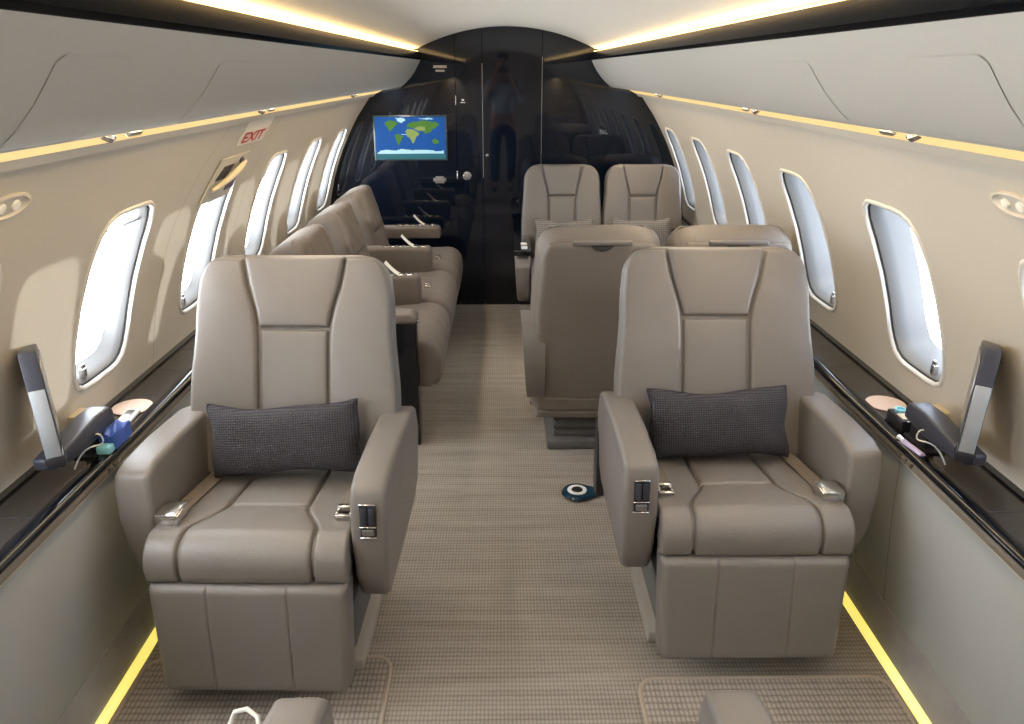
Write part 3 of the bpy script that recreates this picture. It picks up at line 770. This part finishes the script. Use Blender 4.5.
# ------------------------------------------------------------------ things on the ledges
def mirror_build(mb, side):
    if side < 0: mb.v = [(-x, y, z) for x, y, z in mb.v]
    return mb
for side, lab in ((-1, 'on the EXIT side ledge'), (1, 'on the ledge opposite the EXIT sign')):
    m = empty('swing_arm_monitor', (side*1.13, 1.98, LZ), 0, 'slim edge-on monitor on a dark swing arm '+lab, 'monitor', 'swing arm monitors')
    ox, oy, oz = 1.13, 1.98, LZ
    def Lp(mb): mb.v = [(x-ox, y-oy, z-oz) for x, y, z in mb.v]; return mirror_build(mb, side)
    # panel: plane runs outward and away from the camera
    mt = Matrix.Translation((1.072, 1.590, .735)) @ Matrix.Rotation(R(-31), 4, 'Z') @ Matrix.Rotation(R(1.2), 4, 'Y')
    mb = MB(); mb.prism([(.0, .0), (.15, .0), (.15, .235), (.0, .262)], 'x', -.018, .018, .004, 2, mt); p = Lp(mb).build('display', M_grey, m)
    mb = MB(); mb.box(-.0165, .0165, -.004, .004, .0, .170, .002, 2, mt); Lp(mb).build('silver_edge', M_silverblue, p)
    mb = MB(); mb.box(-.0205, -.0175, .012, .145, .03, .22, .001, 1, mt); Lp(mb).build('screen', M_steel, p)
    mb = MB(); mb.box(-.022, .022, -.006, .05, -.03, .004, .008, 2, mt); Lp(mb).build('hinge_block', M_black, p)
    mb = MB(); mb.prism([(1.60, .692), (1.60, .722), (1.80, .742), (1.87, .740), (1.888, .725), (1.888, .690), (1.80, .682), (1.70, .682)], 'x', 1.078, 1.136, .008, 3); ar = Lp(mb).build('swing_arm', M_grey, m)
    mb = MB(); mb.box(1.100, 1.134, 1.80, 1.885, LZ, .70, .008); Lp(mb).build('arm_post', M_black, m)
    mb = MB(); mb.box(1.094, 1.15, 1.78, 1.90, LZ+.0005, LZ+.008, .003); Lp(mb).build('post_plate', M_black, m)
    # copper coaster
    c = empty('coaster', (side*1.143, 2.105, LZ), 0, 'round copper mesh coaster '+lab, 'coaster', 'copper coasters')
    mb = MB(); mb.lathe([(.056, .0008), (.058, .003), (.056, .005), (.001, .005)], 40); mb.build('disc', M_copper, c)
    # socket box on the wall behind the arm
    z = .665; x = XW(z)
    s = empty('socket_box', (side*x, 1.93, z), 0, 'small cream socket box behind the monitor arm '+lab, 'socket', 'cream socket boxes')
    mb = MB(); mb.box(-.055, .0, -.035, .035, -.0365, .03, .006); mirror_build(mb, side).build('box', M_beige, s)
    mb = MB(); mb.box(-.0575, -.054, -.015, .015, -.015, .012, .001); mirror_build(mb, side).build('cover', M_white, s)
# handset, box and cable, EXIT side
h = empty('handset', (-1.105, 1.93, LZ), 0, 'pale slim handset on the EXIT side ledge beside the copper coaster', 'handset')
mb = MB(); mb.box(-.020, .020, -.085, .085, .0085, .024, .007, 3); mb.build('shell', M_white, h)
mb = MB(); mb.box(-.012, .012, .02, .07, .024, .0255, .001); mb.build('keypad', M_steel, h)
h.rotation_euler.z = R(4); h.location.x = -1.114; h.location.y = 1.985; h.location.z = LZ-.0085
bx = empty('gadget_pouch', (-1.112, 1.885, LZ+.0005), 0, 'shiny blue packet under the monitor arm on the EXIT side ledge', 'packet')
mb = MB(); rows = []
for j in range(9):
    row = []
    for i in range(13):
        s, t = i/12*2-1, j/8*2-1
        row.append((s*.022, t*.045, .050+.016*max(0, 1-s*s)*max(0, 1-t*t)+.004*sin(5*s+4*t)))
    rows.append(row)
mb.grid(rows); mb.grid([[(x, y, .01) for x, y, z in r_] for r_ in rows]); mb.v = mb.v
ringt = rows[0]+[r_[-1] for r_ in rows[1:]]+rows[-1][-2::-1]+[r_[0] for r_ in rows[-2:0:-1]]
mb.grid([ringt, [(x, y, .01) for x, y, z in ringt]], closed_u=True)
mb.build('wrapper', M_blue, bx)
mb = MB(); mb.box(-.018, .018, -.075, -.045, .0085, .03, .004); mb.build('flap', M_cyan, bx)
bx.location.x = -1.116; bx.location.y = 1.945; bx.location.z = LZ-.0085; bx.location.y = 1.86; bx.location.x = -1.072; bx.location.z = LZ+.0005
def cable(side, label):
    mb = MB(); pts = []
    for i in range(26):
        t = i/25; a = 2*pi*t*1.25
        pts.append((side*(1.078+.024*cos(a)+.02*t), 1.70+.20*t+.03*sin(a), LZ+.014+.05*sin(pi*t)+.01*sin(2*a)))
    mb.tube(pts, .0022, 7); tag(mb.build('cable', M_white), label, 'cable', 'white charging cables')
cable(-1, 'thin white charging cable looped under the monitor arm on the EXIT side')
cable(1, 'thin white charging cable looped under the monitor arm opposite the EXIT sign')
pc = empty('charger_box', (1.108, 1.93, LZ), 0, 'small black charger box with pale lid and blue ring on the ledge', 'charger')
mb = MB(); mb.box(-.035, .028, -.045, .045, .0085, .045, .006); mb.build('case', M_black, pc)
mb = MB(); mb.box(-.030, .024, -.040, .00, .045, .049, .002); mb.build('lid', M_beige, pc)
mb = MB(); mb.lathe([(.017, .045), (.017, .052), (.011, .052), (.011, .046)], 24, Matrix.Translation((-.006, .024, 0))); mb.build('ring', M_cyan, pc)
pc.location = (1.126, 1.955, LZ-.0085)
pn = empty('pen_torch', (1.069, 1.80, LZ+.001), R(6), 'small pale violet torch lying along the ledge lip', 'torch')
mb = MB(); mb.tube([(0, -.045, .0085), (0, .04, .0085)], .008, 12); mb.build('barrel', plain('pale_violet', (.50, .46, .72), .35), pn)
mb = MB(); mb.tube([(0, .04, .0085), (0, .062, .0085)], [.008, .010], 12); mb.build('head', M_chrome, pn)
cl = empty('ledge_clip', (1.069, 2.72, LZ+.010), 0, 'small pale metal clip on the ledge lip beside the armchair back', 'clip')
mb = MB(); mb.box(-.012, .012, -.035, .035, 0, .014, .005); mb.build('body', M_chrome, cl)

# ------------------------------------------------------------------ bulkhead fittings
tv = empty('television', (-.6355, YB, 1.1585), 0, 'wall screen showing a world map on the black bulkhead', 'television')
TW, TH = .4855, .289
mb = MB(); mb.box(-TW/2, TW/2, -.022, 0, -TH/2, TH/2, .003); mb.build('case', plain('tv_bezel', (.03, .05, .055), .25, coat=.4), tv)
def scr(poly, name, mat, d, parent=tv):
    mb = MB(); a = [((x-.5)*(TW-.022), -.022-d, (y-.5)*(TH-.02)) for x, y in poly]; b = [(p[0], -.0215, p[2]) for p in a]
    n = len(a); mb.add(a, [tuple(range(n))]); mb.add(b, [tuple(range(n))[::-1]]); mb.grid([a, b], closed_u=True)
    return mb.build(name, mat, parent, smooth=0)
screen = scr([(0, .12), (1, .12), (1, 1), (0, 1)], 'screen', M_sea, .0005)
scr([(0, 0), (1, 0), (1, .118), (0, .118)], 'menu_bar', M_bar, .0005)
lands = [
 (M_land, [(.14, .86), (.20, .92), (.28, .90), (.33, .84), (.28, .76), (.24, .70), (.22, .64), (.19, .70), (.16, .78)]),      # north america
 (M_ice, [(.30, .97), (.40, .98), (.44, .93), (.38, .86), (.33, .90)]),                                                        # greenland
 (M_land, [(.28, .58), (.34, .60), (.39, .52), (.36, .42), (.32, .30), (.30, .38), (.28, .50)]),                               # south america
 (M_land2, [(.43, .66), (.47, .72), (.55, .70), (.61, .64), (.63, .58), (.58, .54), (.56, .42), (.52, .36), (.50, .48), (.45, .55)]),  # africa
 (M_land, [(.45, .78), (.49, .86), (.56, .88), (.70, .92), (.86, .88), (.92, .82), (.84, .72), (.78, .64), (.72, .60), (.68, .66), (.60, .70), (.52, .74)]),  # eurasia
 (M_land2, [(.55, .72), (.64, .78), (.72, .76), (.70, .68), (.62, .66)]),
 (M_land, [(.80, .44), (.85, .48), (.90, .44), (.90, .37), (.83, .36)]),                                                       # australia
 (M_ice, [(.02, .13), (.98, .13), (.97, .20), (.86, .19), (.70, .23), (.52, .21), (.34, .24), (.30, .20), (.16, .22), (.05, .19)]),   # antarctica
 (M_ice, [(.62, .95), (.74, .98), (.86, .95), (.76, .93)]),
 (M_ice, [(.37, .578), (.62, .578), (.62, .592), (.37, .592)]),
]
for i, (m_, poly) in enumerate(lands):
    sub = []
    rnd = random.Random(i)
    straight = i in (9,)
    for (a, b) in zip(poly, poly[1:]+poly[:1]):
        for q in range(4):
            t = q/4; jx, jy = (0, 0) if straight else (rnd.uniform(-.010, .010), rnd.uniform(-.012, .012))
            sub.append((min(1, a[0]+(b[0]-a[0])*t+jx), max(.122, a[1]+(b[1]-a[1])*t+jy)))
    scr(sub, 'landmass' if i not in (7, 8, 1, 9) else ('route_line' if i == 9 else 'ice_sheet'), m_, .0008+.0002*(i % 4), screen)
def plate(x, z, w, h, label, rows=1, name='nameplate'):
    c = empty(name, (x, YB, z), 0, label, 'plate')
    mb = MB(); mb.box(-w/2, w/2, -.003, 0, -h/2, h/2, .0012, 1); mb.build('plate', M_steel, c)
    return c
c = plate(-.427, 1.600, .088, .017, 'silver plate of two bars high on the black bulkhead above the screen')
mb = MB(); mb.box(-.030, .030, -.003, 0, -.031, -.018, .0012, 1); mb.build('lower_bar', M_steel, c)
c = plate(-.452, .885, .086, .022, 'silver winged plate on the black bulkhead below the screen')
mb = MB(); mb.box(-.028, .028, -.003, 0, .011, .022, .0012, 1); mb.box(-.030, .030, -.003, 0, -.024, -.012, .0012, 1); mb.build('badge', M_steel, c)

# ------------------------------------------------------------------ EXIT sign and the handle of the hatch
def wall_patch(side, y0, y1, z0, z1, h, name, mat, parent, slant=0., n=14, th=.004):
    mb = MB(); rows = []; low = []
    for j in range(n+1):
        z = z0+(z1-z0)*j/n; r_ = []; l_ = []
        for i in range(n+1):
            y = y0+(y1-y0)*i/n+slant*(j/n-.5); r_.append(WP(side, y, z, h)); l_.append(WP(side, y, z, h-th))
        rows.append(r_); low.append(l_)
    mb.grid(rows); mb.grid(low)
    rg = lambda G: G[0]+[r_[-1] for r_ in G[1:]]+G[-1][-2::-1]+[r_[0] for r_ in G[-2:0:-1]]
    mb.grid([rg(rows), rg(low)], closed_u=True)
    return mb.build(name, mat, parent, smooth=60)
ex = empty('exit_sign', (0, 0, 0), 0, 'white sign with red EXIT lettering on the side wall', 'sign')
wall_patch(-1, 2.745, 3.050, 1.333, 1.416, .004, 'sign_plate', M_signlit, ex)
cu = bpy.data.curves.new('letters', 'FONT'); cu.body = 'EXIT'; cu.size = 1.; cu.offset = .022; cu.resolution_u = 4
tmp = bpy.data.objects.new('letters', cu); COL.objects.link(tmp); bpy.context.view_layer.update()
me = bpy.data.meshes.new_from_object(tmp.evaluated_get(bpy.context.evaluated_depsgraph_get())); bpy.data.objects.remove(tmp)
b = bmesh.new(); b.from_mesh(me); bmesh.ops.subdivide_edges(b, edges=list(b.edges), cuts=1); bmesh.ops.triangulate(b, faces=list(b.faces))
xs = [v.co.x for v in b.verts]; ys = [v.co.y for v in b.verts]; x0, x1, y0, y1 = min(xs), max(xs), min(ys), max(ys)
for v in b.verts:
    s = (v.co.x-x0)/(x1-x0); t = (v.co.y-y0)/(y1-y0)
    v.co = WP(-1, 2.775+.245*s, 1.341+.036*t, .0052)
b.to_mesh(me); b.free(); me.materials.clear(); me.materials.append(M_red)
lt = bpy.data.objects.new('lettering', me); COL.objects.link(lt); lt.parent = ex
eh = empty('emergency_handle', (0, 0, 0), 0, 'emergency hatch handle recessed in the wall below the EXIT sign', 'handle')
wall_patch(-1, 2.64, 2.935, 1.15, 1.298, .007, 'cover', M_cream, eh, .05)
wall_patch(-1, 2.70, 2.80, 1.225, 1.270, .009, 'recess', M_dark, eh, .04)
wall_patch(-1, 2.835, 2.925, 1.175, 1.225, .009, 'placard', M_purple, eh, .02)
mb = MB(); pts = [WP(-1, 2.66+.25*t, 1.20+.075*sin(pi*.5*t), .018+.014*sin(pi*t)) for t in [i/12 for i in range(13)]]; mb.tube(pts, [.006+.006*sin(pi*i/12) for i in range(13)], 10); mb.build('grip', M_beige, eh)
mb = MB(); p = WP(-1, 2.885, 1.272, .010); mb.lathe([(.020, 0), (.018, .008), (.006, .012), (.001, .012)], 20, Matrix.Translation(p) @ Matrix.Rotation(pi/2, 4, 'Y')); mb.build('lock', M_grey, eh)

# reading lamps and air nozzles set into the strip under the bins
def nozzle(side, y, label):
    c = empty('air_nozzle', (side*.812, y, 1.462), 0, label, 'air nozzle', 'air nozzles below the bins')
    mb = MB(); mt = Matrix.Rotation(-side*R(40), 4, 'Y')
    mb.lathe([(.020, -.006), (.022, .004), (.018, .009), (.012, .009)], 20, mt); mb.build('collar', M_chrome, c)
    mb = MB(); mb.lathe([(.012, .004), (.010, .014), (.001, .016)], 16, mt); mb.build('nozzle', M_dark, c)
def lampx(side, y, label):
    c = empty('reading_lamp', (side*.812, y, 1.462), 0, label, 'reading lamp', 'reading lamps below the bins')
    mt = Matrix.Rotation(-side*R(40), 4, 'Y')
    mb = MB(); mb.box(-.016, .016, -.030, .030, -.006, .008, .005, 2, mt); mb.build('housing', M_steel, c)
    mb = MB(); mb.lathe([(.010, .007), (.009, .011), (.001, .012)], 16, mt); mb.build('lens', M_white, c)
for side, sn in ((-1, 'the EXIT side bin'), (1, 'the bin opposite EXIT')):
    for y, wh in ((1.58, 'above the monitor'), (2.60, 'behind the front armchair'), (4.20, 'toward the bulkhead')):
        nozzle(side, y, 'round air nozzle under %s %s' % (sn, wh))
        lampx(side, y+.11, 'small reading lamp under %s %s' % (sn, wh))
for side, sn in ((-1, 'EXIT sign'), (1, 'wall without the EXIT sign')):
    c = empty('switch_pod', (0, 0, 0), 0, ('oval two-lamp pod on the EXIT sign wall' if side < 0 else 'oval two-lamp pod on the wall opposite the EXIT sign'), 'lamp pod', 'oval lamp pods')
    mb = MB(); rows = []; yc, zc = (1.43, 1.345)
    for r_, hh in ((1, .001), (1, .006), (.85, .008), (.75, .003), (.001, .003)):
        rows.append([WP(side, yc+.075*r_*cos(2*pi*k/32), zc+.024*r_*sin(2*pi*k/32), hh) for k in range(32)])
    mb.grid(rows, closed_u=True); mb.build('bezel', M_cream, c)
    for dy in (-.02, .025):
        mb = MB(); mb.lathe([(.011, 0), (.010, .005), (.001, .006)], 16, Matrix.Translation(WP(side, yc+dy, zc, .003)) @ Matrix.Rotation(-side*pi/2-side*.5, 4, 'Y')); mb.build('lamp', M_white, c)

# ------------------------------------------------------------------ the photographer, mirrored in the bulkhead
ph = empty('person', (-.02, -.30, 0), 0, 'standing person in a blue grey shirt holding up a phone, mirrored in the black bulkhead', 'person')
def skin_body(name, V, E, mat, parent, sub=2, root=0):
    me = bpy.data.meshes.new(name); me.from_pydata([v[:3] for v in V], E, []); me.update()
    o = bpy.data.objects.new(name, me); COL.objects.link(o)
    sm = o.modifiers.new('s', 'SKIN'); o.modifiers.new('d', 'SUBSURF').levels = sub
    bpy.context.view_layer.update()
    sv = me.skin_vertices[0].data
    for i, v in enumerate(V):
        r_ = v[3]; sv[i].radius = r_ if isinstance(r_, tuple) else (r_, r_); sv[i].use_root = (i == root)
    sm.use_smooth_shade = True
    dg = bpy.context.evaluated_depsgraph_get(); dg.update()
    m2 = bpy.data.meshes.new_from_object(o.evaluated_get(dg)); bpy.data.objects.remove(o)
    m2.materials.clear(); m2.materials.append(mat)
    for p in m2.polygons: p.use_smooth = True
    o = bpy.data.objects.new(name, m2); COL.objects.link(o); o.parent = parent; return o
# body surface (skin): head, neck, trunk, arms, legs in one
V = [(0, 0, .95, (.15, .10)), (0, 0, 1.10, (.145, .10)), (0, .0, 1.28, (.165, .11)), (0, -.01, 1.42, (.12, .085)), (0, .0, 1.50, .058), (0, .015, 1.58, .075), (0, .02, 1.67, .088), (0, .01, 1.74, .07)]
E = [(0, 1), (1, 2), (2, 3), (3, 4), (4, 5), (5, 6), (6, 7)]
for s in (-1, 1):
    i = len(V)
    V += [(s*.17, -.01, 1.41, .058), (s*.25, .05, 1.18, .045), (s*.16, .20, 1.40, .036), (s*.095, .235, 1.535, .026)]
    E += [(3, i), (i, i+1), (i+1, i+2), (i+2, i+3)]
    i = len(V)
    V += [(s*.10, 0, .86, .085), (s*.11, .01, .50, .058), (s*.115, -.01, .10, .040), (s*.12, .10, .035, (.040, .03))]
    E += [(0, i), (i, i+1), (i+1, i+2), (i+2, i+3)]
body = skin_body('body', V, E, M_skin, ph)
V2 = [(0, 0, .97, (.165, .115)), (0, 0, 1.10, (.160, .115)), (0, 0, 1.28, (.180, .125)), (0, -.01, 1.42, (.135, .097)), (0, -.005, 1.475, .068)]
E2 = [(0, 1), (1, 2), (2, 3), (3, 4)]
for s in (-1, 1):
    i = len(V2); V2 += [(s*.175, -.01, 1.41, .070), (s*.252, .05, 1.19, .056), (s*.215, .125, 1.285, .050)]; E2 += [(3, i), (i, i+1), (i+1, i+2)]
skin_body('shirt', V2, E2, M_shirt, ph)
V3 = [(0, 0, .98, (.168, .118)), (0, 0, .90, (.165, .115))]; E3 = [(0, 1)]
for s in (-1, 1):
    i = len(V3); V3 += [(s*.10, 0, .84, .098), (s*.11, .01, .50, .075), (s*.115, -.005, .09, .062)]; E3 += [(1, i), (i, i+1), (i+1, i+2)]
skin_body('trousers', V3, E3, M_trouser, ph)
skin_body('hair', [(0, -.02, 1.66, .088), (0, -.01, 1.74, .085), (0, .03, 1.765, .065)], [(0, 1), (1, 2)], M_hair, ph)
for s in (-1, 1):
    skin_body('shoe', [(s*.115, -.05, .045, .045), (s*.118, .05, .042, .042), (s*.122, .17, .032, .034)], [(0, 1), (1, 2)], M_shoe, ph)
    # face side details and hands
    mb = MB(); mb.lathe([(.001, -.012), (.011, -.006), (.012, 0), (.011, .006), (.001, .012)], 14, Matrix.Translation((s*.034, .098, 1.655))); mb.build('eye', M_white, body)
    hand = [(s*.095, .235, 1.535, .024), (s*.085, .240, 1.575, .026), (s*.078, .243, 1.605, .024)]
    hv = list(hand); he = [(0, 1), (1, 2)]
    for f_, (dz, ln) in enumerate(((.020, .050), (.006, .056), (-.009, .052), (-.024, .042))):
        i = len(hv); bx_ = s*.082; bz = 1.597+dz
        hv += [(bx_, .250, bz, .009), (bx_-s*.006, .268, bz+.004, .008), (bx_-s*.020, .283, bz+.004, .0075), (bx_-s*ln, .287, bz+.002, .0065)]
        he += [(2, i), (i, i+1), (i+1, i+2), (i+2, i+3)]
    i = len(hv); hv += [(s*.072, .250, 1.560, .011), (s*.055, .252, 1.572, .010), (s*.035, .255, 1.580, .008)]; he += [(1, i), (i, i+1), (i+1, i+2)]
    skin_body('hand', hv, he, M_skin, body, 1)
mb = MB(); mb.lathe([(.016, 0), (.013, .012), (.006, .020), (.001, .021)], 14, Matrix.Translation((0, .100, 1.615)) @ Matrix.Rotation(-pi/2, 4, 'X')); mb.build('nose', M_skin, body)
pb = empty('phone', (-.02, -.034, 1.585), 0, 'black phone held up in both hands of the mirrored person', 'phone')
mb = MB(); mb.box(-.078, .078, -.004, .004, -.037, .037, .003, 2); mb.build('case', M_black, pb)
mb = MB(); mb.lathe([(.010, 0), (.010, .003), (.001, .003)], 16, Matrix.Translation((.055, .004, .015)) @ Matrix.Rotation(-pi/2, 4, 'X')); mb.build('lens', M_grey, pb)

# ------------------------------------------------------------------ light, sky, camera
wd = bpy.data.worlds.new('sky'); SC.world = wd; wd.use_nodes = True; nt = wd.node_tree
bg = nt.nodes['Background']; tc = N(nt, 'ShaderNodeTexCoord'); sp = N(nt, 'ShaderNodeSeparateXYZ'); nt.links.new(tc.outputs['Generated'], sp.inputs[0])
def mapr(out, lo, hi):
    mr = N(nt, 'ShaderNodeMapRange'); mr.inputs['From Min'].default_value = lo; mr.inputs['From Max'].default_value = hi
    nt.links.new(sp.outputs[out], mr.inputs['Value']); return mr.outputs[0]
def mixc(fac, a, b_):
    m = N(nt, 'ShaderNodeMix', data_type='RGBA')
    for k_, v_ in (('A', a), ('B', b_)):
        if isinstance(v_, tuple): m.inputs[k_].default_value = (*v_, 1)
        else: nt.links.new(v_, m.inputs[k_])
    nt.links.new(fac, m.inputs['Factor']); return m.outputs['Result']
fx = mapr('X', -.6, .6); fz = mapr('Z', -.06, .06)
sky = mixc(fx, (13, 13.3, 13.6), (3.0, 3.6, 4.6)); ground = mixc(fx, (29, 28.5, 27.5), (6.5, 6.9, 7.4))
nt.links.new(mixc(fz, ground, sky), bg.inputs['Color']); bg.inputs['Strength'].default_value = 1.0
for side in (-1, 1):
    for yc in WY:
        ld = bpy.data.lights.new('daylight_portal', 'AREA'); ld.shape = 'RECTANGLE'; ld.size = .42; ld.size_y = .30; ld.cycles.is_portal = True
        o = bpy.data.objects.new('daylight_portal', ld); COL.objects.link(o)
        zc = .985; n = WN(zc); p = Vector(WP(side, yc, zc, -.115)); d = Vector((side*n[0], 0, n[1]))
        o.location = p; o.rotation_euler = d.to_track_quat('-Z', 'Y').to_euler(); 
        ld.size, ld.size_y = .30, .45
sd = bpy.data.lights.new('sun', 'SUN'); sd.energy = 1.6; sd.angle = R(.6); sd.color = (1, .93, .82)
so = bpy.data.objects.new('sun', sd); COL.objects.link(so)
so.rotation_euler = Vector((-1, .17, -.03)).to_track_quat('-Z', 'Y').to_euler(); so.location = (4, 0, 3)

cam = bpy.data.cameras.new('camera'); co = bpy.data.objects.new('camera', cam); COL.objects.link(co); SC.camera = co
cam.sensor_width = 36; cam.lens = 36*760/1024; cam.clip_start = .02
co.location = (-.02, 0, 1.58); co.rotation_euler = (R(90-21.017), 0, R(-.633))
SC.view_settings.view_transform = 'Standard'; SC.view_settings.look = 'None'; SC.view_settings.gamma = 1; SC.view_settings.use_curve_mapping = False
SC.view_settings.exposure = 0.24
SC.cycles.max_bounces = 10; SC.cycles.diffuse_bounces = 6; SC.cycles.transparent_max_bounces = 12
SC.cycles.sample_clamp_indirect = 6
